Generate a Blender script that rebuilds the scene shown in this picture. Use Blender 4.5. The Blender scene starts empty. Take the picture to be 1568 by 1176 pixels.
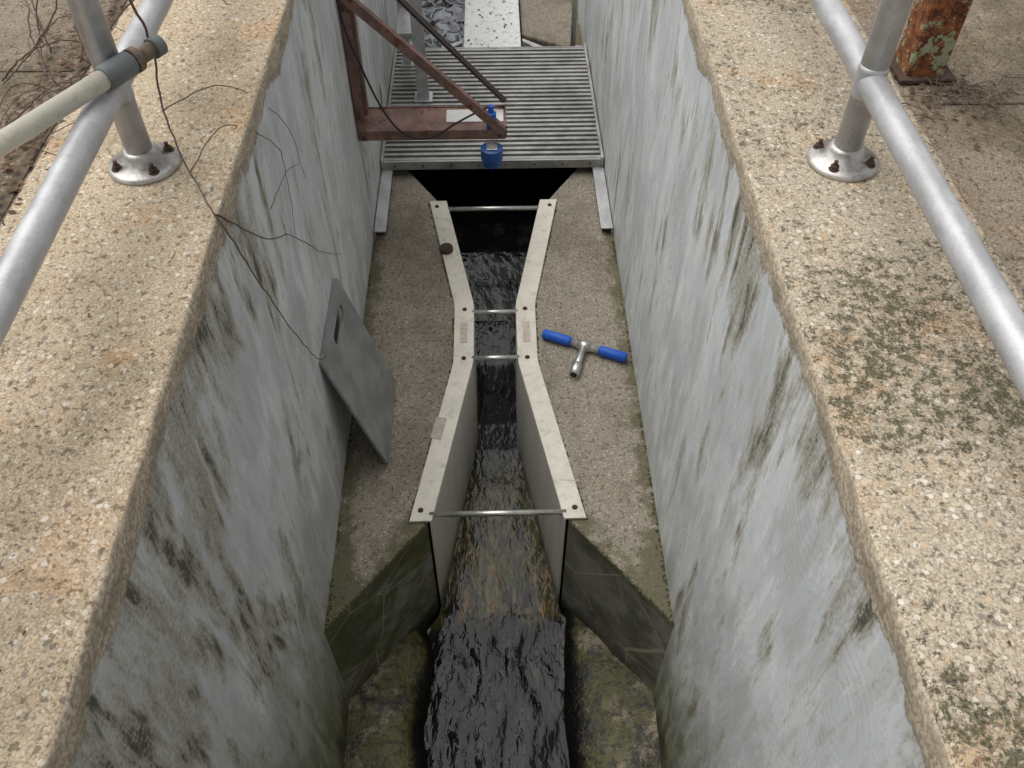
import bpy, bmesh, math, random
from mathutils import Vector, Matrix, noise
random.seed(7)
D=bpy.data
scene=bpy.context.scene
def link(o):
    bpy.context.collection.objects.link(o); return o
# ------------------------------------------------------------------ node helper
class B:
    def __init__(s,name,rough=.8,spec=.3,metal=0,plane=None):
        s.m=D.materials.new(name); s.m.use_nodes=True
        s.t=s.m.node_tree; s.n=s.t.nodes; s.l=s.t.links
        s.p=s.n['Principled BSDF']; s.p.inputs['Roughness'].default_value=rough
        s.p.inputs['Specular IOR Level'].default_value=spec
        s.p.inputs['Metallic'].default_value=metal
        s.raw=s.n.new('ShaderNodeTexCoord').outputs['Object']; s._sep=None; s.co=s.raw
        s.dim='3D'
        if plane=='yz':
            c=s.n.new('ShaderNodeCombineXYZ'); s.l.new(s.xyz(1),c.inputs[0]); s.l.new(s.xyz(2),c.inputs[1]); s.co=c.outputs[0]; s.dim='2D'
        elif plane=='xy': s.dim='2D'
    def put(s,sock,v):
        if v is None: return
        if isinstance(v,bpy.types.NodeSocket): s.l.new(v,sock)
        elif isinstance(v,(tuple,list)):
            if len(v)==3 and sock.type=='RGBA': v=(*v,1)
            sock.default_value=v
        else: sock.default_value=v
    def map(s,sc=(1,1,1),rot=(0,0,0),loc=(0,0,0),v=None):
        n=s.n.new('ShaderNodeMapping'); s.put(n.inputs['Vector'],v or s.co)
        n.inputs['Scale'].default_value=sc; n.inputs['Rotation'].default_value=rot; n.inputs['Location'].default_value=loc
        return n.outputs[0]
    def noise(s,scale,detail=4,rough=.55,v=None,dist=0):
        n=s.n.new('ShaderNodeTexNoise'); n.noise_dimensions=s.dim; s.put(n.inputs['Vector'],v or s.co)
        n.inputs['Scale'].default_value=scale; n.inputs['Detail'].default_value=detail
        n.inputs['Roughness'].default_value=rough; n.inputs['Distortion'].default_value=dist
        return n.outputs['Fac']
    def vor(s,scale,v=None,feature='F1',rand=1):
        n=s.n.new('ShaderNodeTexVoronoi'); n.voronoi_dimensions=s.dim; n.feature=feature; s.put(n.inputs['Vector'],v or s.co)
        n.inputs['Scale'].default_value=scale; n.inputs['Randomness'].default_value=rand
        if feature!='F1': return n.outputs['Distance']
        c=s.n.new('ShaderNodeSeparateColor'); s.l.new(n.outputs['Color'],c.inputs[0])
        return n.outputs['Distance'],c.outputs[0],c.outputs[1],c.outputs[2]
    def ramp(s,f,stops,interp='LINEAR'):
        n=s.n.new('ShaderNodeValToRGB'); s.put(n.inputs[0],f); cr=n.color_ramp; cr.interpolation=interp
        while len(cr.elements)<len(stops): cr.elements.new(.5)
        for e,(p,c) in zip(cr.elements,stops):
            e.position=p; e.color=(c,c,c,1) if not isinstance(c,(tuple,list)) else (*c,1)
        return n.outputs[0]
    def st(s,f,a,b,lo=0.,hi=1.):
        n=s.n.new('ShaderNodeMapRange'); s.put(n.inputs[0],f); n.interpolation_type='SMOOTHSTEP'
        if a>b: a,b,lo,hi=b,a,hi,lo
        n.inputs[1].default_value=a;n.inputs[2].default_value=b;n.inputs[3].default_value=lo;n.inputs[4].default_value=hi
        return n.outputs[0]
    def mix(s,f,a,b,mode='MIX'):
        n=s.n.new('ShaderNodeMix'); n.data_type='RGBA'; n.blend_type=mode
        s.put(n.inputs[0],f); s.put(n.inputs[6],a); s.put(n.inputs[7],b); return n.outputs[2]
    def math(s,op,a,b=None,clamp=False):
        n=s.n.new('ShaderNodeMath'); n.operation=op; n.use_clamp=clamp
        s.put(n.inputs[0],a); s.put(n.inputs[1],b); return n.outputs[0]
    def mul(s,a,b): return s.math('MULTIPLY',a,b)
    def add(s,a,b): return s.math('ADD',a,b)
    def xyz(s,i):
        if not s._sep:
            s._sep=s.n.new('ShaderNodeSeparateXYZ'); s.l.new(s.raw,s._sep.inputs[0])
        return s._sep.outputs[i]
    def col(s,c): s.put(s.p.inputs['Base Color'],c); return s
    def rgh(s,c): s.put(s.p.inputs['Roughness'],c); return s
    def bump(s,h,dist=.01,strength=1.):
        n=s.n.new('ShaderNodeBump'); s.put(n.inputs['Height'],h); n.inputs['Distance'].default_value=dist
        n.inputs['Strength'].default_value=strength
        s.l.new(n.outputs[0],s.p.inputs['Normal']); return s

# ------------------------------------------------------------------ materials
def agg(b, mort, pal, sc=85, cover=.5, stain=.5, moss=0, rust=.3, ring=.2, fade=.3):
    d,c0,c1,c2=b.vor(sc)
    e,f0,f1,f2=b.vor(sc*1.9,v=b.map(rot=(0,0,.6)))
    peb=b.ramp(c0,pal); peb2=b.ramp(f1,pal)
    patch=b.noise(5,4,.7)
    expo=b.st(b.add(b.mul(patch,1.0),b.mul(c2,.6)),.98-cover*.35,1.04-cover*.3)
    size=b.add(b.mul(c1,.26),.20)
    stone=b.mul(b.math('GREATER_THAN',size,d),expo); stone2=b.mul(b.math('GREATER_THAN',b.add(b.mul(f2,.3),.12),e),.85)
    fine=b.noise(230,3,.75)
    m=b.mix(b.st(fine,.32,.68),tuple(x*.60 for x in mort),tuple(min(1,x*1.28) for x in mort))
    m=b.mix(b.mul(stone2,.7),m,peb2)
    m=b.mix(b.mul(stone,1-fade*.6),m,peb)
    vd=b.noise(75,2,.6,v=b.map(loc=(6,3,0)))
    m=b.mix(b.st(vd,.60,.68,0,.7),m,tuple(x*.28 for x in mort))
    big=b.noise(2.1,5,.68)
    m=b.mix(b.mul(b.st(big,.47,.66),stain),m,b.mix(1.,m,(.60,.58,.54),'MULTIPLY'))
    m=b.mix(b.mul(b.st(patch,.52,.72),rust),m,b.mix(1.,m,(1.0,.70,.44),'MULTIPLY'))
    if moss:
        mm=b.noise(46,4,.85,v=b.map(loc=(2,7,1))); 
        f=b.mul(b.st(b.add(mm,b.mul(b.add(big,-.5),.75)),.54,.66),moss)
        m=b.mix(f,m,b.mix(b.st(fine,.35,.65),(.042,.040,.026),(.14,.13,.075)))
    h=b.add(b.mul(stone,.5),b.add(b.mul(fine,.5),b.mul(vd,-.6)))
    return m,h
PAL=[(0,(.26,.18,.12)),(.15,(.52,.43,.31)),(.35,(.62,.55,.44)),(.5,(.44,.36,.26)),(.65,(.56,.42,.27)),(.8,(.76,.71,.62)),(.93,(.60,.54,.45)),(1,(.16,.13,.11))]
PAL2=[(0,(.13,.10,.08)),(.25,(.34,.28,.21)),(.5,(.22,.185,.15)),(.75,(.44,.38,.30)),(1,(.10,.08,.06))]
b=B('walkway_concrete',.92,.2,plane='xy'); m,h=agg(b,(.27,.215,.16),PAL2,105,.45,.8,.4,.2); b.col(m).bump(h,.004,.8); m_ground=b.m
def topmat(name,right):
    b=B(name,.92,.2,plane='xy'); m,h=agg(b,(.49,.395,.275) if not right else (.44,.375,.28),PAL,92,.95 if right else .8,.5,.9 if right else .15,.4)
    b.col(m).bump(h,.004,.8); return b.m
m_topL=topmat('curb_aggregate_a',0); m_topR=topmat('curb_aggregate_b',1)
b=B('deck_concrete',.9,.25,plane='xy'); m,h=agg(b,(.29,.255,.20),[(0,(.19,.16,.13)),(.5,(.38,.34,.28)),(.8,(.52,.48,.41)),(1,(.12,.10,.08))],115,.6,.6,0,.12)
ax=b.math('ABSOLUTE',b.xyz(0)); q=b.noise(14,5,.7,v=b.map(loc=(4,4,0)))
ed=b.add(b.mul(b.st(ax,.38,.485),.38),b.mul(b.st(b.add(b.xyz(1),b.mul(ax,1.2)),1.95,1.62),.35))
m=b.mix(b.mul(b.st(b.add(ed,b.mul(q,.8)),.58,.78),.75),m,(.095,.09,.042))
m=b.mix(b.mul(b.st(q,.52,.66),.4),m,(.14,.12,.09))
b.col(m).bump(h,.003,.7); m_deck=b.m

def paint(b,side):
    z=b.xyz(2); y=b.xyz(1)
    mp=lambda sy,sz,r=0,l=0: b.map((sy,sz,1),rot=(0,0,r),loc=(l+side*3,l,0))
    mid=b.noise(1,6,.64,v=mp(4.5,2.4,.15*side,1),dist=.25)
    thin=b.noise(1,5,.66,v=mp(20,4.2,.08*side,4))
    streak=b.noise(1,6,.72,v=mp(7,1.6,.04,9),dist=.3)
    fine=b.noise(110,3,.7)
    base=b.mix(b.st(mid,.38,.62),(.52,.542,.545),(.635,.655,.655))
    base=b.mix(b.mul(b.st(b.add(thin,b.mul(b.add(mid,-.5),.5)),.53,.66),.55),base,(.80,.81,.80))
    base=b.mix(b.mul(b.st(b.add(thin,b.mul(b.add(mid,-.5),.6)),.46,.34),.40),base,(.40,.395,.355))
    near=b.st(y,1.7,.3,0,.12 if side<0 else .02); top=b.st(z,.75,1.2,0,.05 if side<0 else .07)
    d=b.add(b.add(b.add(b.mul(streak,.6),b.mul(mid,.4)),b.mul(b.add(thin,-.5),.35)),b.add(near,top))
    stain=b.mix(b.st(fine,.36,.62),(.21,.185,.13),(.39,.36,.285))
    base=b.mix(b.st(d,.53,.655,0,.80),base,stain)
    base=b.mix(b.mul(b.st(d,.62,.72),b.st(b.add(thin,b.mul(b.add(fine,-.5),.6)),.50,.60)),base,(.09,.085,.06))
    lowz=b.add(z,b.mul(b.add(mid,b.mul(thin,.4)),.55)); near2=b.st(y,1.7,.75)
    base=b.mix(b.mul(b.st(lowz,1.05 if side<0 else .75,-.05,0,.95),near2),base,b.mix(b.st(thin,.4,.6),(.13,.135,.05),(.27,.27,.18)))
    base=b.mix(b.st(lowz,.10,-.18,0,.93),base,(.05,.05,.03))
    v1,_,_,_=b.vor(2.3,v=b.map(loc=(side*2,0,0)))
    arcs=b.math('SINE',b.mul(b.add(v1,b.mul(mid,.05)),140.))
    base=b.mix(b.mul(b.st(arcs,.3,1.),b.st(mid,.48,.6,.0,.10)),base,(.36,.37,.36))
    return base,b.add(b.add(b.mul(arcs,.07),thin),b.mul(fine,.5))
def wallmat(name,side):
    b=B(name,.65,.3,plane='yz'); c,h=paint(b,side); b.col(c).bump(h,.004,.35); return b.m
m_wallL=wallmat('painted_wall_a',-1); m_wallR=wallmat('painted_wall_b',1)
def bandmat(name,side):
    b=B(name,.8,.25,plane='yz'); c,h=paint(b,side)
    n1=b.noise(5,5,.75); n2=b.noise(120,3,.7); n3=b.noise(1,4,.6,v=b.map((12,30,1)))
    e=b.add(b.xyz(2),b.mul(b.add(n1,-.5),-.11))
    pm=b.st(e,1.226 if side>0 else 1.220,1.236)
    conc=b.mix(b.st(n2,.35,.65),(.27,.22,.155),(.50,.425,.32)); conc=b.mix(b.st(n3,.42,.65,0,.55),conc,(.19,.155,.11))
    b.col(b.mix(pm,c,conc)).bump(b.add(b.mul(n2,.5),pm),.002,.6); return b.m
m_bandL=bandmat('wall_edge_a',-1); m_bandR=bandmat('wall_edge_b',1)

def metal(name,c,rough=.4,metal_=.9,var=.25,sc=18,rust=0,lines=None):
    b=B(name,rough,.5,metal_)
    n=b.noise(sc,4,.65,v=b.map(lines) if lines else None); f=b.noise(sc*9,2,.6)
    k=b.mix(b.st(n,.35,.65),tuple(x*(1-var) for x in c),tuple(min(1,x*(1+var*.6)) for x in c))
    k=b.mix(b.mul(b.st(f,.56,.7),.3),k,tuple(x*.5 for x in c))
    if rust:
        r=b.noise(sc*1.3,5,.7,v=b.map(loc=(4,4,4))); fr=b.st(r,.62-rust*.2,.7-rust*.2)
        k=b.mix(fr,k,(.13,.05,.025)); 
        b.put(b.p.inputs['Metallic'],b.st(fr,0,1,metal_,0.)); b.rgh(b.st(fr,0,1,rough,.85))
    else: b.rgh(b.st(n,.3,.7,rough*.85,min(1,rough*1.25)))
    b.col(k); b.bump(f,.001,.3); return b.m
m_rail=metal('aluminium_paint',(.50,.50,.505),.40,.4,.16,22,lines=(1,.5,1))
m_flangebase=metal('cast_aluminium',(.44,.42,.39),.38,.7,.35,30)
m_grate=metal('grating_aluminium',(.37,.365,.345),.45,.4,.3,7)
m_groove=metal('grating_groove',(.15,.145,.13),.6,.3,.35,14)
m_steel=metal('stainless',(.60,.59,.56),.3,.8,.2,20)
m_bolt=metal('rusty_bolt',(.09,.055,.04),.8,.3,.4,90)
m_red=metal('rusty_primer',(.20,.115,.095),.65,.1,.3,16,.35)
m_plate=metal('plate_grey',(.27,.275,.27),.55,.15,.25,9,lines=(1,1,3))
b=B('rusty_green_paint',.85,.3); f=b.st(b.noise(20,5,.75),.53,.56); k=b.mix(b.st(b.noise(60,4,.7),.35,.65),(.08,.028,.018),(.27,.10,.035)); b.col(b.mix(f,k,(.28,.30,.19))).bump(b.noise(60,3),.003); m_rustcol=b.m
def plain(name,c,rough=.5,var=.15,sc=25,dirt=0,spec=.4,dc=(.22,.18,.12)):
    b=B(name,rough,spec); n=b.noise(sc,4,.65)
    k=b.mix(b.st(n,.3,.7),tuple(x*(1-var) for x in c),tuple(min(1,x*(1+var*.5)) for x in c))
    if dirt:
        q=b.noise(sc*2.5,4,.75,v=b.map(loc=(2,2,2))); k=b.mix(b.mul(b.st(q,.52,.68),dirt),k,dc)
    b.col(k); return b.m
m_white=plain('white_gelcoat',(.66,.62,.53),.45,.10,14,.45,dc=(.36,.30,.21))
b=B('fiberglass_wall',.4,.4); n=b.noise(1,4,.6,v=b.map((16,16,2)))
k=b.mix(b.st(n,.35,.7),(.62,.60,.54),(.70,.68,.62)); k=b.mix(b.st(b.add(b.xyz(2),b.mul(n,.35)),-.14,-.38,0,.5),k,(.30,.27,.19)); k=b.mix(b.st(b.add(b.xyz(2),b.mul(n,.1)),-.38,-.47,0,.85),k,(.10,.09,.05)); b.col(k); m_frp=b.m
m_pvc=plain('pvc_cream',(.60,.57,.47),.4,.08,20,.3)
m_cpl=plain('pvc_grey',(.13,.145,.145),.5,.2,30,.2)
m_brown=plain('brown_conduit',(.16,.12,.08),.6,.4,60,.3)
m_blue=plain('blue_rubber',(.012,.10,.50),.5,.15,30,.1)
m_blued=plain('sensor_blue',(.012,.07,.26),.4,.2,30,.1)
m_black=plain('cable_black',(.018,.018,.02),.5,.2)
m_label=plain('label_white',(.66,.66,.64),.5,.05,20,.25)
m_twig=plain('twig_bark',(.15,.11,.085),.9,.4,80)
m_leaf=plain('dry_leaf',(.13,.075,.04),.85,.5,60)
m_plank=plain('white_plank',(.74,.74,.72),.6,.05,14,.6)
m_soil=plain('soil',(.13,.10,.07),.95,.5,60)
m_tag=plain('worn_tag',(.50,.45,.36),.6,.2,60,.7)
b=B('wet_mossy_concrete',.45,.4)
n1=b.noise(5,5,.7); n2=b.noise(60,3,.7); n3=b.noise(9,5,.7,v=b.map(loc=(3,1,2)))
k=b.mix(b.st(n1,.38,.62),(.12,.118,.098),(.30,.29,.25)); k=b.mix(b.mul(b.st(n2,.5,.7),.4),k,(.36,.34,.28))
side=b.st(b.xyz(0),.25,-.25,.2,1.)
k=b.mix(b.mul(b.st(n3,.38,.58),b.mul(side,.8)),k,(.085,.095,.024))
crack=b.st(b.vor(3.2,v=b.map((1,1,1.4),loc=(.3,0,.1)),feature='DISTANCE_TO_EDGE'),.010,.003)
k=b.mix(b.mul(crack,.7),k,(.50,.46,.34))
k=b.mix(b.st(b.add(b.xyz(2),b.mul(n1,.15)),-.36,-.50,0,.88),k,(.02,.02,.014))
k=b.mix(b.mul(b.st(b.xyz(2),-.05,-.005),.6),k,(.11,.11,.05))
b.col(k); b.bump(n2,.005,.6); m_wing=b.m
b=B('mossy_apron',.3,.5,plane='xy'); n1=b.noise(6,6,.75); n2=b.noise(40,4,.7); n3=b.noise(5,5,.7,v=b.map(loc=(7,1,2)))
k=b.mix(b.st(n1,.44,.60),(.035,.03,.02),(.28,.235,.15)); k=b.mix(b.st(n3,.44,.56,0,.85),k,(.09,.085,.016)); k=b.mix(b.st(n2,.50,.64,0,.8),k,(.022,.019,.013))
k=b.mix(b.st(b.add(b.xyz(2),b.mul(n1,.03)),-.505,-.53,0,1),k,(.006,.006,.005))
b.col(k); b.bump(b.add(n2,n1),.008,.8); m_apron=b.m
b=B('dark_water',.05,.22,plane='xy')
y=b.xyz(1); st=b.noise(1,4,.7,v=b.map((20,6,1)),dist=.8); st2=b.noise(1,4,.7,v=b.map((42,20,1),loc=(2,3,0)),dist=.4)
bl=b.noise(10,4,.7)
brown=b.mix(b.st(st2,.36,.64),(.018,.014,.008),(.125,.10,.05)); brown=b.mix(b.st(bl,.46,.60,0,.85),brown,(.045,.052,.010)); 
brown=b.mix(b.mul(b.st(st,.54,.64,0,.8),b.st(y,1.75,1.4)),brown,(.22,.125,.04)); brown=b.mix(b.st(st,.50,.38,0,.9),brown,(.010,.008,.005))
yw=b.add(y,b.mul(b.add(bl,-.5),.22)); inz=b.mul(b.st(yw,1.31,1.37),b.st(yw,2.05,1.75))
k=b.mix(inz,b.mix(b.st(bl,.5,.7),(.004,.0045,.005),(.016,.014,.010)),brown)
foam=b.mul(b.st(y,4.15,4.3),b.st(b.noise(1,5,.7,v=b.map((16,12,1)),dist=1),.36,.62))
k=b.mix(b.mul(foam,.85),k,(.60,.62,.66))
b.col(k); b.bump(b.noise(1,2,.5,v=b.map((50,26,1)),dist=.6),.004,.4); m_water=b.m

# ------------------------------------------------------------------ mesh helpers
def mesh(name,vs,fs,mat,parent=None,smooth=False,mi=None):
    me=D.meshes.new(name); me.from_pydata([tuple(v) for v in vs],[],fs); 
    mats=mat if isinstance(mat,list) else [mat]
    for m in mats: me.materials.append(m)
    if mi: 
        for p,i in zip(me.polygons,mi): p.material_index=i
    bm=bmesh.new(); bm.from_mesh(me); bmesh.ops.recalc_face_normals(bm,faces=bm.faces); bm.to_mesh(me); bm.free()
    if smooth: 
        for p in me.polygons: p.use_smooth=True
    o=link(D.objects.new(name,me)); o.parent=parent; return o
def empty(name):
    e=link(D.objects.new(name,None)); e.empty_display_size=.1; return e
def bevel(o,w=.004,seg=2):
    m=o.modifiers.new('b','BEVEL'); m.width=w; m.segments=seg; m.limit_method='ANGLE'; return o
def box(name,a,b,mat,parent=None,bev=.002):
    (x0,y0,z0),(x1,y1,z1)=a,b
    vs=[(x,y,z) for x in(x0,x1) for y in(y0,y1) for z in(z0,z1)]
    o=mesh(name,vs,[(0,1,3,2),(4,6,7,5),(0,4,5,1),(2,3,7,6),(0,2,6,4),(1,5,7,3)],mat,parent)
    if bev: bevel(o,bev)
    return o
def tubegeo(pts,r,seg=12,vs=None,fs=None,caps=True):
    pts=[Vector(p) for p in pts]; vs=[] if vs is None else vs; fs=[] if fs is None else fs
    rr=r if isinstance(r,(list,tuple)) else [r]*len(pts)
    base=len(vs); up=None
    for i,p in enumerate(pts):
        t=(pts[min(i+1,len(pts)-1)]-pts[max(i-1,0)]).normalized()
        if up is None: up=Vector((0,0,1)) if abs(t.z)<.9 else Vector((1,0,0))
        s=t.cross(up).normalized(); up=s.cross(t).normalized()
        for k in range(seg):
            a=2*math.pi*k/seg; vs.append(p+(s*math.cos(a)+up*math.sin(a))*rr[i])
    for i in range(len(pts)-1):
        for k in range(seg):
            a=base+i*seg+k; c=base+i*seg+(k+1)%seg; fs.append((a,c,c+seg,a+seg))
    if caps:
        fs.append(tuple(range(base,base+seg))[::-1]); fs.append(tuple(range(base+(len(pts)-1)*seg,base+len(pts)*seg)))
    return vs,fs
def tube(name,pts,r,mat,parent=None,seg=16):
    vs,fs=tubegeo(pts,r,seg); o=mesh(name,vs,fs,mat,parent)
    for p in o.data.polygons: p.use_smooth=len(p.vertices)==4
    return o
def spline(pts,n=8):
    P=[Vector(p) for p in pts]; out=[]
    for i in range(len(P)-1):
        a=P[max(i-1,0)];b_=P[i];c=P[i+1];d=P[min(i+2,len(P)-1)]
        for k in range(n):
            t=k/n; out.append(.5*((2*b_)+(c-a)*t+(2*a-5*b_+4*c-d)*t*t+(3*b_-a-3*c+d)*t**3))
    out.append(P[-1]); return out
def prism(name,outline,z0,z1,mat,parent=None,mi_fn=None,bev=0):
    n=len(outline); vs=[(x,y,z1) for x,y in outline]+[(x,y,z0) for x,y in outline]
    fs=[tuple(range(n)),tuple(range(2*n-1,n-1,-1))]+[(i,(i+1)%n,(i+1)%n+n,i+n) for i in range(n)]
    mi=None
    if mi_fn: mi=[0,0]+[mi_fn(outline[i],outline[(i+1)%n]) for i in range(n)]
    o=mesh(name,vs,fs,mat,parent,mi=mi)
    if bev: bevel(o,bev)
    return o
def frange(a,b,s):
    n=int(round((b-a)/s)); return [a+(b-a)*i/n for i in range(n+1)]

# ------------------------------------------------------------------ ground & walls
Y0,Y1=-2.2,8.0
XO=.876; ZG=1.266
xs=[-70,-XO,XO,70]; ys=[-70,Y0,Y1,70]
vs=[(x,y,ZG) for y in ys for x in xs]; fs=[]
for j in range(3):
    for i in range(3):
        if i==1 and j==1: continue
        a=j*4+i; fs.append((a,a+1,a+5,a+4))
mesh('ground',vs,fs,m_ground)
def curb(sgn,mats,y0=Y0,y1=Y1):
    prof=[(.485,-.75),(.485,-.3),(.485,.3),(.485,.8),(.485,1.14),(.485,1.22),(.485,1.25),(.486,1.272),(.489,1.277),(.496,1.278),(.52,1.2785),(.70,1.279),(.862,1.277),(.872,1.272),(.878,1.25),(.88,.9)]
    Y=frange(y0,y1,.012); vs=[];fs=[];mi=[];n=len(prof)
    for y in Y:
        chip=max(0,noise.noise(Vector((sgn*9,y*14,1)))-.33)*.018+max(0,noise.noise(Vector((sgn*5,y*45,1)))-.3)*.008
        for i,(x,z) in enumerate(prof):
            a=0.0012
            k=noise.noise(Vector((sgn*7+i*.35,y*6,z*5)))*a*1.6+noise.noise(Vector((sgn*3+i*.2,y*40,z*9)))*a
            w=noise.noise(Vector((sgn,y*1.3,z*1.5)))*.003 if i<9 else 0
            if 7<=i<=9: x+=chip; z-=chip*(.8 if i>=8 else .3)
            vs.append((sgn*(x+k+w),y,z+(k*.6 if i>=5 else 0)))
    for j in range(len(Y)-1):
        for i in range(n-1):
            a=j*n+i; fs.append((a,a+1,a+n+1,a+n)); mi.append(0 if i<4 else (1 if i<8 else 2))
    return mesh('concrete_channel_wall',vs,fs,mats,smooth=True,mi=mi)
curb(-1,[m_wallL,m_bandL,m_topL]); curb(1,[m_wallR,m_bandR,m_topR])
box('concrete_end_wall',(-.885,Y1,-.75),(.885,Y1+.3,1.262),m_deck,bev=.01)
box('concrete_end_wall',(-.885,Y0-.3,-.75),(.885,Y0,1.262),m_deck,bev=.01)
vs=[];fs=[]
def strip(pts,w,z):
    for i,(x,y) in enumerate(pts):
        j=noise.noise(Vector((x*9,y*9,3)))*w*.8
        if abs(pts[-1][1]-pts[0][1])>abs(pts[-1][0]-pts[0][0]): vs.extend([(x-w-j,y,z),(x+w+j*.7,y,z)])
        else: vs.extend([(x,y-w-j,z),(x,y+w+j*.7,z)])
    n=len(vs)-2*len(pts)
    for i in range(len(pts)-1):
        a=n+2*i; fs.append((a,a+1,a+3,a+2))
strip([(-.895,y) for y in frange(-2,8,.03)],.012,ZG+.003)
strip([(x,1.60) for x in frange(.93,6,.03)],.003,ZG+.003)
strip([(x,1.78) for x in frange(-6,-.91,.03)],.004,ZG+.003)
mesh('expansion_joint',vs,fs,m_soil)

# ------------------------------------------------------------------ deck slabs
def dj(pts,step=.03,amp=.003,s=1):
    out=[]
    for i in range(len(pts)):
        a=Vector(pts[i]);c=Vector(pts[(i+1)%len(pts)]); L=(c-a).length; n=max(1,int(L/step))
        for k in range(n):
            p=a.lerp(c,k/n); 
            if 0<k: p=p+Vector((noise.noise(Vector((p.x*25,p.y*25,s))),noise.noise(Vector((p.x*25,p.y*25,s+5)))))*amp
            out.append((p.x,p.y))
    return out
for s in(-1,1):
    ol=[(s*.50,1.035),(s*.492,1.04),(s*.213,1.392),(s*.225,1.42),(s*.105,2.035),(s*.105,2.33),(s*.225,2.94),(s*.235,2.972),(s*.37,3.19),(s*.50,3.36)]
    def fn(a,c):
        m=((a[0]+c[0])/2,(a[1]+c[1])/2)
        return 1 if m[1]<1.41 or m[1]>2.95 else 0
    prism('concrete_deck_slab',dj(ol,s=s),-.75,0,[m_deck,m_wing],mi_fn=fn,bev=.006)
xs=[-.5,-.44,-.38,-.33,-.29,-.25,-.22,-.19,0,.17,.20,.23,.27,.31,.37,.43,.5]
zs=[-.48,-.485,-.48,-.49,-.50,-.53,-.58,-.70,-.72,-.70,-.58,-.53,-.505,-.49,-.485,-.48,-.47]
Y=frange(Y0,1.5,.02); vs=[];fs=[]
for y in Y:
    for x,z in zip(xs,zs):
        k=noise.noise(Vector((x*7,y*7,1)))*.03+noise.noise(Vector((x*25,y*25,4)))*.008
        vs.append((x+(k*.8 if abs(x)<.45 else 0),y,z-.02+k*.7))
n=len(xs)
for j in range(len(Y)-1):
    for i in range(n-1): a=j*n+i; fs.append((a,a+1,a+n+1,a+n))
mesh('channel_floor',vs,fs,m_apron,smooth=True)
box('channel_floor',(-.5,1.5,-.9),(.5,Y1,-.74),m_apron,bev=0)

# ------------------------------------------------------------------ water
KZ=[(-2.2,-.60),(1.1,-.585),(1.25,-.575),(1.36,-.552),(1.5,-.53),(1.7,-.51),(2.0,-.47),(2.10,-.42),(2.3,-.30),(2.5,-.25),(2.9,-.225),(8,-.22)]
KW=[(-2.2,.27),(1.1,.27),(1.30,.26),(1.36,.212),(1.40,.204),(2.04,.081),(2.325,.081),(2.94,.20),(2.97,.24),(3.2,.38),(3.36,.489),(8,.489)]
KA=[(-2.2,.0036),(1.25,.0038),(1.34,.003),(1.42,.0011),(1.9,.0009),(2.1,.0014),(2.4,.0016),(3.4,.0018),(4.1,.006),(4.3,.012),(8,.012)]
def itp(K,y):
    for (a,va),(b_,vb) in zip(K,K[1:]):
        if y<=b_: 
            t=(y-a)/(b_-a); return va+(vb-va)*t
    return K[-1][1]
vs=[];fs=[];Y=frange(Y0,.5,.02)+frange(.506,3.4,.006)+frange(3.42,8,.02); NX=56
for y in Y:
    w=itp(KW,y);z=itp(KZ,y);amp=itp(KA,y)
    for i in range(NX+1):
        x=-w+2*w*i/NX
        px=x+noise.noise(Vector((x*6,y*5,9)))*.03
        k=noise.noise(Vector((px*15,y*6,1)))*amp*1.5+(.5-abs(noise.noise(Vector((px*32,y*12,5)))))*amp*.9+noise.noise(Vector((px*70,y*34,2)))*amp*.18
        vs.append((x,y,z+k))
for j in range(len(Y)-1):
    for i in range(NX): a=j*(NX+1)+i; fs.append((a,a+1,a+NX+2,a+NX+1))
mesh('water',vs,fs,m_water,smooth=True)

# ------------------------------------------------------------------ flume
F=empty('fiberglass_flume')
inn=[(.200,1.392),(.077,2.045),(.077,2.325),(.196,2.955)]
out=[(.268,1.392),(.148,2.040),(.150,2.328),(.268,2.955)]
def smoothc(p):
    r=[p[0]]
    for i in(1,2):
        a=Vector(p[i-1]);b_=Vector(p[i]);c=Vector(p[i+1])
        p0=b_+(a-b_).normalized()*.03; p1=b_+(c-b_).normalized()*.03
        for k in range(5):
            t=k/4; q=(1-t)**2*p0+2*t*(1-t)*b_+t*t*p1; r.append((q.x,q.y))
    r.append(p[3]); return r
for s,nm in((-1,'left'),(1,'right')):
    I=[(s*x,y) for x,y in smoothc(inn)];O=[(s*x,y) for x,y in smoothc(out)]
    prism('flange_'+nm,I+O[::-1],.003,.012,m_white,F,bev=.002)
    I2=[(x+s*.006,y) for x,y in I]
    prism('side_wall_'+nm,I+I2[::-1],-.70,.0035,m_frp,F)
    vs=[];fs=[]
    for x,y in((.235,1.43),(.112,2.055),(.112,2.30),(.235,2.915)):
        tubegeo([(s*x,y,.012),(s*x,y,.0135),(s*x,y,.0136),(s*x,y,.018)],[.009,.009,.0055,.0055],10,vs,fs)
    mesh('bolts_'+nm,vs,fs,m_bolt,F)
def flat(name,c,dx,dy,ang,z,h,mat,parent):
    ca,sa=math.cos(ang),math.sin(ang)
    ol=[(c[0]+ca*u-sa*v,c[1]+sa*u+ca*v) for u,v in((-dx,-dy),(dx,-dy),(dx,dy),(-dx,dy))]
    return prism(name,ol,z,z+h,mat,parent)
flat('tag_plate_1',(-.113,2.18),.013,.05,0,.0125,.0015,m_tag,F); flat('tag_plate_2',(.113,2.18),.013,.05,0,.0125,.0015,m_tag,F)
flat('sticker',(-.190,1.745),.018,.045,-.19,.0125,.0008,plain('sticker_grey',(.44,.38,.32),.5,.15,50,.5),F)
flat('seam_patch',(.225,1.53),.032,.0012,-.06,.0122,.0006,m_tag,F)
vs,fs=tubegeo([(-.188,2.635,.0125),(-.188,2.635,.030)],.026,20); mesh('rusty_stub',vs,fs,m_bolt,F)
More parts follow.
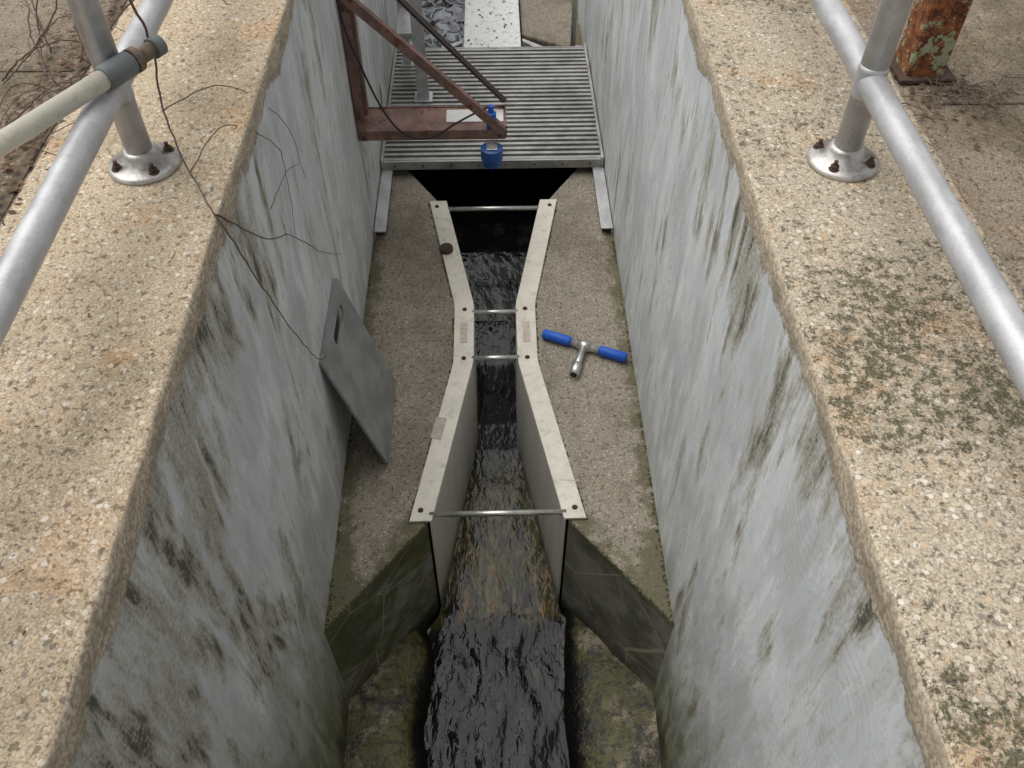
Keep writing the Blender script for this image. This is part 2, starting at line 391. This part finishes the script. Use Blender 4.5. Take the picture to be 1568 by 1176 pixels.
vs,fs=tubegeo([(-.188,2.635,.0302),(-.188,2.635,.0315)],.015,16); mesh('stub_hole',vs,fs,m_black,F)
for i,(y,x) in enumerate(((1.418,.208),(2.06,.084),(2.29,.084),(2.905,.19))):
    tube('spreader_bar_%d'%(i+1),[(-x,y,.006),(x,y,.006)],.009,m_steel,F,12)
mesh('flume_floor',[(-.2,1.355,-.60),(.2,1.355,-.60),(.08,2.0,-.55),(-.08,2.0,-.55)],[(0,1,2,3)],m_apron,F)

# ------------------------------------------------------------------ grating walkway (ribbed planks)
G=empty('metal_grating_platform')
gy0,gy1=3.15,4.11; zt=.075
vs=[];fs=[]; N=27
for i in range(N):
    y=gy0+.02+(gy1-gy0-.03)*i/(N-1); w=.0085; b0=len(vs)
    for x in(-.478,.466):
        vs+= [(x,y-w,zt-.018),(x,y-w,zt-.002),(x,y-w*.6,zt),(x,y+w*.6,zt),(x,y+w,zt-.002),(x,y+w,zt-.018)]
    for k in range(6):
        a=b0+k;c=b0+(k+1)%6; fs.append((a,c,c+6,a+6))
    fs.append(tuple(range(b0,b0+6)));fs.append(tuple(range(b0+11,b0+5,-1)))
mesh('tread_ribs',vs,fs,m_grate,G)
box('plank_sheet',(-.478,gy0,zt-.024),(.466,gy1,zt-.0175),m_groove,G,0)
box('front_edge',(-.478,gy0-.008,zt-.04),(.466,gy0+.004,zt+.002),m_grate,G)
box('rear_edge',(-.478,gy1-.004,zt-.04),(.466,gy1+.006,zt+.002),m_grate,G)
for x in(-.480,.466): box('side_bar',(x,gy0-.01,zt-.035),(x+.012,gy1+.02,zt+.012),m_grate,G)
vs=[];fs=[]
for i in range(8):
    x=-.42+.12*i; tubegeo([(x,gy0-.006,zt-.018),(x,gy0-.0125,zt-.018)],.006,8,vs,fs)
mesh('rivets',vs,fs,m_groove,G)
for i in range(2):
    sx=(-1,1)[i]
    a,c=sorted((sx*.432,sx*.480)); box('ledger_flange_%d'%(i+1),(a,2.73,.030),(c,4.2,.036),m_rail,G,.001)
    a,c=sorted((sx*.476,sx*.480)); box('ledger_web_%d'%(i+1),(a,2.73,.0),(c,4.2,.0295),m_rail,G,.001)
    a,c=sorted((sx*.440,sx*.474)); box('ledger_block_%d'%(i+1),(a,2.75,.0),(c,4.2,.0295),m_bolt,G,.001)
P=empty('aluminium_gate_frame')
box('upright_1',(-.345,3.63,.076),(-.290,3.637,1.9),m_rail,P); box('upright_flange_1',(-.345,3.638,.076),(-.339,3.68,1.9),m_rail,P)
box('upright_2',(-.43,3.95,.076),(-.39,3.957,1.9),m_rail,P); box('upright_flange_2',(-.43,3.958,.076),(-.424,3.99,1.9),m_rail,P)
box('cross_member',(-.42,3.69,.34),(-.33,3.94,.37),m_rail,P)
box('foot_1',(-.36,3.61,.0755),(-.275,3.70,.082),m_rail,P);box('foot_2',(-.44,3.93,.0755),(-.38,4.0,.082),m_rail,P)
box('white_plank',(-.14,4.16,-.02),(.155,7.6,.03),m_plank,bev=.004)
prism('concrete_side_slab',dj([(.165,4.45),(.50,4.25),(.50,7.9),(.165,7.9)],.05,.004,8),-.75,-.03,m_deck,bev=.01)
prism('inlet_wing_plate',[(-.23,4.20),(-.15,4.27),(-.15,4.30),(-.26,4.22)],-.3,.02,m_rail); prism('inlet_wing_plate',[(.24,4.20),(.165,4.28),(.165,4.31),(.27,4.22)],-.3,.02,m_rail)
tube('vertical_conduit',[(.43,4.30,-.2),(.43,4.30,1.8)],.014,m_pvc)

# ------------------------------------------------------------------ sensor bracket
K=empty('rusty_sensor_bracket')
ya,yb=2.73,2.875
box('wall_post',(-.482,ya-.004,.455),(-.452,ya+.002,1.22),m_red,K,.001); box('wall_post_flange',(-.484,ya+.0025,.455),(-.478,ya+.05,1.22),m_red,K,.001)
box('rear_wall_post',(-.484,yb-.04,.48),(-.454,yb,1.22),m_red,K,.001)
box('arm_top',(-.47,ya,.490),(.048,yb,.496),m_red,K,.001); box('arm_lip',(-.47,ya-.006,.458),(.050,ya-.0005,.497),m_red,K,.001)
box('arm_rear_lip',(-.47,yb+.0005,.470),(.050,yb+.006,.500),m_red,K,.001); box('arm_end',(.0505,ya,.460),(.0555,yb,.51),m_red,K,.001)
def bar(name,p,q,w,t,mat,par):
    p=Vector(p);q=Vector(q);d=(q-p).normalized();yv=Vector((0,1,0));u=d.cross(yv).normalized()
    vs=[]
    for e in(p,q):
        for a,c in((-1,-1),(1,-1),(1,1),(-1,1)): vs.append(e+u*w/2*a+yv*t/2*c)
    return mesh(name,vs,[(0,1,2,3),(7,6,5,4),(0,4,5,1),(1,5,6,2),(2,6,7,3),(3,7,4,0)],mat,par)
bar('front_brace',(-.475,ya-.010,1.0),(.045,ya-.010,.485),.032,.006,m_red,K); bar('front_brace_leg',(-.475,ya+.006,1.014),(.045,ya+.006,.499),.004,.030,m_red,K)
bar('rear_brace',(-.42,yb+.010,1.03),(.050,yb+.010,.515),.022,.006,m_red,K); bar('rear_brace_leg',(-.42,yb-.006,1.041),(.05,yb-.006,.525),.004,.026,m_black,K)
box('label',(-.165,ya+.045,.4965),(.044,ya+.125,.5),m_label,K,.001)
vs,fs=tubegeo([(-.001,ya+.01,.585),(-.001,ya+.01,.56),(-.001,ya+.01,.557),(-.001,ya+.01,.50)],[.010,.010,.018,.018],20);mesh('sensor_neck',vs,fs,m_blue,K)
vs,fs=tubegeo([(-.001,ya-.045,z) for z in(.452,.448,.405,.400,.380)],[.03,.040,.040,.036,.034],28);mesh('sensor_body',vs,fs,m_blued,K)
box('sensor_hanger',(-.02,ya-.07,.453),(.02,ya-.007,.458),m_steel,K,.001)
tube('sensor_cable',spline([(-.478,2.70,1.25),(-.476,2.70,.95),(-.43,2.70,.75),(-.37,2.70,.58),(-.30,2.70,.492),(-.21,2.70,.487),(-.13,2.705,.535),(-.06,2.73,.56),(-.001,2.74,.585)]),.0038,m_black,K,8)
vs=[];fs=[]
for x,z in((-.462,.475),(.03,.478),(-.468,.56),(-.468,.95),(-.44,.98)): tubegeo([(x,ya-.013,z),(x,ya-.020,z)],.008,6,vs,fs)
mesh('bolts',vs,fs,m_bolt,K)

# ------------------------------------------------------------------ leaning plate with handle slot
cu=D.curves.new('pl','CURVE'); cu.dimensions='2D'; cu.fill_mode='BOTH'; cu.extrude=.004
def poly(pts):
    s=cu.splines.new('POLY'); s.points.add(len(pts)-1)
    for p,q in zip(s.points,pts): p.co=(q[0],q[1],0,1)
    s.use_cyclic_u=True
W,L=.352,.505; c=.010
poly([(0+c,0),(W-c,0),(W,c),(W,L-c),(W-c,L),(c,L),(0,L-c),(0,c)])
sl=[];cx,cy,hl,r=.205,L-.062,.058,.019
for k in range(9): a=-math.pi/2+math.pi*k/8; sl.append((cx+hl+r*math.cos(a),cy+r*math.sin(a)))
for k in range(9): a=math.pi/2+math.pi*k/8; sl.append((cx-hl+r*math.cos(a),cy+r*math.sin(a)))
poly(sl)
tmp=link(D.objects.new('tmp',cu)); bpy.context.view_layer.update()
me=D.meshes.new_from_object(tmp.evaluated_get(bpy.context.evaluated_depsgraph_get())); D.objects.remove(tmp)
o=link(D.objects.new('metal_cover_plate',me)); me.materials.clear(); me.materials.append(m_plate)
ux=Vector((.003,.345,0)).normalized(); vy=(Vector((-.478,1.640,.480))-Vector((-.350,1.605,.005))); vy=(vy-ux*vy.dot(ux)).normalized(); vz=ux.cross(vy)
M=Matrix((ux,vy,vz)).transposed().to_4x4(); M.translation=Vector((-.350,1.605,.006)); o.matrix_world=M

# ------------------------------------------------------------------ T-handle tool
T=empty('t_handle_wrench')
a=Vector((.173,2.161,.020));e=Vector((.458,2.033,.022)); dn=(e-a)
def L_(t): return a+dn*t
def sq(name,p,q,r,mat):
    vs,fs=tubegeo([p,p+(q-p)*.03,p+(q-p)*.94,q],[r*.85,r,r,r*.8],16)
    o=mesh(name,vs,fs,mat,T)
    for pp in o.data.polygons: pp.use_smooth=len(pp.vertices)==4
sq('grip_1',L_(0),L_(.34),.0185,m_blue); sq('grip_2',L_(1.),L_(.68),.0185,m_blue)
tube('cross_bar',[L_(.28),L_(.75)],.0135,m_steel,T); tube('tee_collar',[L_(.42),L_(.58)],.018,m_steel,T)
s0=L_(.5);s1=Vector((.268,1.962,.018)); tube('stem',[s0,s1],.0135,m_steel,T)
tube('socket',[s0.lerp(s1,.62),s0.lerp(s1,.64),s1],[.0145,.0185,.0185],m_steel,T)
tube('socket_hole',[s1,s1+(s1-s0)*.005],.012,m_black,T)

# ------------------------------------------------------------------ railings
def railing(s,x,yb_):
    R=empty('pipe_railing')
    tube('mid_rail',[(s*x,y,1.448) for y in frange(-2,7.5,.5)],.0245,m_rail,R,24)
    tube('top_rail',[(s*x,y,2.32) for y in frange(-2,7.5,.5)],.0245,m_rail,R,24)
    for i,y in enumerate((yb_,yb_+1.6,yb_+3.2,yb_+4.8,yb_-1.7)):
        tube('post_%d'%(i+1),[(s*x,y,1.28),(s*x,y,2.3)],.0245,m_rail,R,24)
        tube('weld_%d'%(i+1),[(s*x,y,1.417),(s*x,y,1.425),(s*x,y,1.471),(s*x,y,1.479)],[.0247,.0262,.0262,.0247],m_rail,R,24)
        vs,fs=tubegeo([(s*x,y,1.277),(s*x,y,1.286),(s*x,y,1.290),(s*x,y,1.297),(s*x,y,1.312),(s*x,y,1.318)],[.067,.067,.062,.036,.033,.026],36)
        o=mesh('base_flange_%d'%(i+1),vs,fs,m_flangebase,R)
        for p in o.data.polygons: p.use_smooth=len(p.vertices)==4
        vs=[];fs=[]
        for k in range(4):
            a=math.pi/4+k*math.pi/2+.15*s; px,py=s*x+.050*math.cos(a),y+.050*math.sin(a)
            tubegeo([(px,py,1.29),(px,py,1.293)],.011,12,vs,fs); tubegeo([(px,py,1.293),(px,py,1.300)],.0078,6,vs,fs); tubegeo([(px,py,1.300),(px,py,1.309)],.004,8,vs,fs)
        mesh('anchor_bolts_%d'%(i+1),vs,fs,m_bolt,R)
railing(-1,.656,1.405); railing(1,.674,1.385)
C=empty('pvc_conduit')
p0=Vector((-1.5,-.22,1.50));p1=Vector((-.625,1.372,1.492));dd=(p1-p0).normalized()
tube('pipe',[p0,p1],.0165,m_pvc,C,20); tube('coupling',[p1-dd*.035,p1-dd*.03,p1+dd*.025,p1+dd*.03],[.018,.0215,.0215,.018],m_cpl,C,20)
q=p1+dd*.03
tube('clamp',[q,q+dd*.014],.0215,m_brown,C,20)
tube('threaded_nipple',[q,q+dd*.055],.014,m_brown,C,14); tube('end_cap',[q+dd*.05,q+dd*.07],.018,m_cpl,C,14)
U=empty('rusty_steel_column')
cx,cyy=.938,1.735
box('square_tube',(cx-.042,cyy-.042,1.268),(cx+.042,cyy+.042,3.2),m_rustcol,U,.008); box('base_plate',(cx-.058,cyy-.06,1.270),(cx+.065,cyy+.065,1.279),m_bolt,U)

# ------------------------------------------------------------------ vines, twigs, debris
V=[];Fc=[]
def vine(pts,r):
    sp=spline(pts,7); sp=[p+Vector((random.uniform(-1,1),random.uniform(-1,1),random.uniform(-1,1)))*.0018 for p in sp]
    n=len(sp); tubegeo(sp,[r*(1-.6*i/n) for i in range(n)],6,V,Fc)
vine([(-.60,1.30,1.9),(-.575,1.396,1.6),(-.613,1.509,1.45),(-.618,1.476,1.35),(-.556,1.358,1.295),(-.491,1.246,1.285),(-.472,1.288,1.119),(-.472,1.418,.825),(-.472,1.56,.56),(-.465,1.626,.50)],.0026)
vine([(-.491,1.246,1.285),(-.466,1.40,1.10),(-.47,1.591,.953),(-.472,1.83,.70),(-.47,2.05,.50)],.0018)
vine([(-.556,1.358,1.295),(-.52,1.5,1.30),(-.465,1.62,1.18),(-.468,1.66,1.05),(-.46,1.60,.95)],.0014)
vine([(-.47,1.5,1.10),(-.45,1.60,1.12),(-.46,1.78,1.02)],.0012)
vine([(-.618,1.476,1.35),(-.54,1.62,1.32),(-.47,1.75,1.15),(-.468,1.82,.95)],.0014)
vine([(-.613,1.509,1.45),(-.66,1.55,1.42),(-.75,1.50,1.34),(-.86,1.48,1.30)],.002)
for i in range(26):
    x=random.uniform(-1.04,-.82);y=random.uniform(1.0,1.9);z=ZG+.012
    a=random.uniform(.2,2.4);L=random.uniform(.12,.36);pts=[];h=random.uniform(.1,.7)
    for k in range(5):
        t=k/4; pts.append((x+math.cos(a)*L*t+random.uniform(-.02,.02),y+math.sin(a)*L*t+random.uniform(-.02,.02),z+h*.22*math.sin(t*2.6)+.01))
    vine(pts,random.uniform(.0012,.0026))
mesh('bare_vine',V,Fc,m_twig,smooth=True)
vs=[];fs=[]
def leaf(x,y,z,s):
    a=random.uniform(0,6.28);b0=len(vs)
    for u,v,w in((-1,0,0),(-.2,.45,.15),(.9,.1,.3),(-.1,-.45,.1)):
        vs.append((x+s*(u*math.cos(a)-v*math.sin(a)),y+s*(u*math.sin(a)+v*math.cos(a)),z+.002+w*s*.6))
    fs.append((b0,b0+1,b0+2,b0+3))
for i in range(900): leaf(random.gauss(-.93,.045),random.uniform(.7,2.4),ZG+.004+random.random()*.006,random.uniform(.004,.014))
for i in range(60): leaf(random.gauss(.95,.05),random.gauss(1.62,.07),ZG+.004,random.uniform(.005,.014))
for i in range(160): leaf(random.uniform(-.87,-.50),random.uniform(.3,2.1),1.280,random.uniform(.002,.005))
for i in range(160): leaf(random.uniform(.50,.87),random.uniform(.3,2.1),1.280,random.uniform(.002,.005))
for i in range(200):
    s=random.choice((-1,1)); y=random.uniform(1.1,2.7)
    x=s*(.482-abs(random.gauss(0,.03))) ; leaf(x,y,.001,random.uniform(.002,.006))
for i in range(50): leaf(random.uniform(-.12,.13),random.uniform(4.2,5.2),.031,random.uniform(.005,.014))
mesh('leaf_litter',vs,fs,m_leaf)
V=[];Fc=[]
for i in range(60):
    x=random.gauss(1.0,.07);y=random.gauss(1.60,.05);a=random.uniform(0,3.14);L=random.uniform(.03,.1)
    tubegeo([(x,y,ZG+.006),(x+L*math.cos(a)*.5,y+L*math.sin(a)*.3,ZG+.018),(x+L*math.cos(a),y+L*math.sin(a)*.6,ZG+.008)],.0012,5,V,Fc)
mesh('twig_debris',V,Fc,m_twig)
vs=[];fs=[]
def clump(x,y,z,r):
    b0=len(vs); n=6
    for k in range(n):
        a=6.28*k/n+random.random(); rr=r*random.uniform(.6,1.1); vs.append((x+rr*math.cos(a),y+rr*math.sin(a),z))
    vs.append((x,y,z+r*.7)); 
    for k in range(n): fs.append((b0+k,b0+(k+1)%n,b0+n))
for s in(-1,1):
    O=[(s*x,y) for x,y in out]
    for (p,q_) in zip(O,O[1:]):
        L=(Vector(p)-Vector(q_)).length
        for i in range(int(L*300)):
            t=random.random(); x=p[0]+(q_[0]-p[0])*t;y=p[1]+(q_[1]-p[1])*t
            if noise.noise(Vector((x*8,y*8,s)))+.15>random.uniform(-.2,.5): clump(x+s*random.uniform(-.001,.006),y,.0,random.uniform(.002,.006))
    for i in range(320):
        y=random.uniform(1.05,2.7)
        if noise.noise(Vector((s*3,y*5,2)))>-.05: clump(s*(.483-random.random()*.008),y,0,random.uniform(.002,.006))
    for i in range(160):
        t=random.random(); clump(s*(.213+.275*t),1.392-.35*t+random.random()*.012,-.001,random.uniform(.002,.005))
mesh('moss',vs,fs,plain('moss_green',(.075,.075,.03),.95,.5,70))

# ------------------------------------------------------------------ light, world, camera
el,az=math.radians(64),math.radians(-62)
d=Vector((math.cos(el)*math.sin(az),math.cos(el)*math.cos(az),math.sin(el)))
sl=D.lights.new('sun','SUN'); sl.energy=2.3; sl.angle=math.radians(70); sl.color=(1,.98,.95)
so=link(D.objects.new('sun',sl)); so.rotation_euler=d.to_track_quat('Z','Y').to_euler()
w=D.worlds.new('World'); scene.world=w; w.use_nodes=True; nt=w.node_tree
sky=nt.nodes.new('ShaderNodeTexSky'); sky.sky_type='NISHITA'; sky.sun_disc=False; sky.sun_elevation=el; sky.sun_rotation=az; sky.dust_density=3
hs=nt.nodes.new('ShaderNodeHueSaturation'); hs.inputs['Saturation'].default_value=.12
bg=nt.nodes['Background']; nt.links.new(sky.outputs[0],hs.inputs['Color']); nt.links.new(hs.outputs[0],bg.inputs[0]); bg.inputs[1].default_value=.15
cam=D.cameras.new('camera'); cam.sensor_width=36; cam.lens=1320/1568*36; cam.clip_end=500; cam.clip_start=.02
co=link(D.objects.new('camera',cam)); co.location=(.01,0,2.25); co.rotation_euler=(math.radians(90-49.2),0,math.radians(-1.333)); scene.camera=co
scene.view_settings.view_transform='Standard'; scene.view_settings.look='None'; scene.view_settings.exposure=0
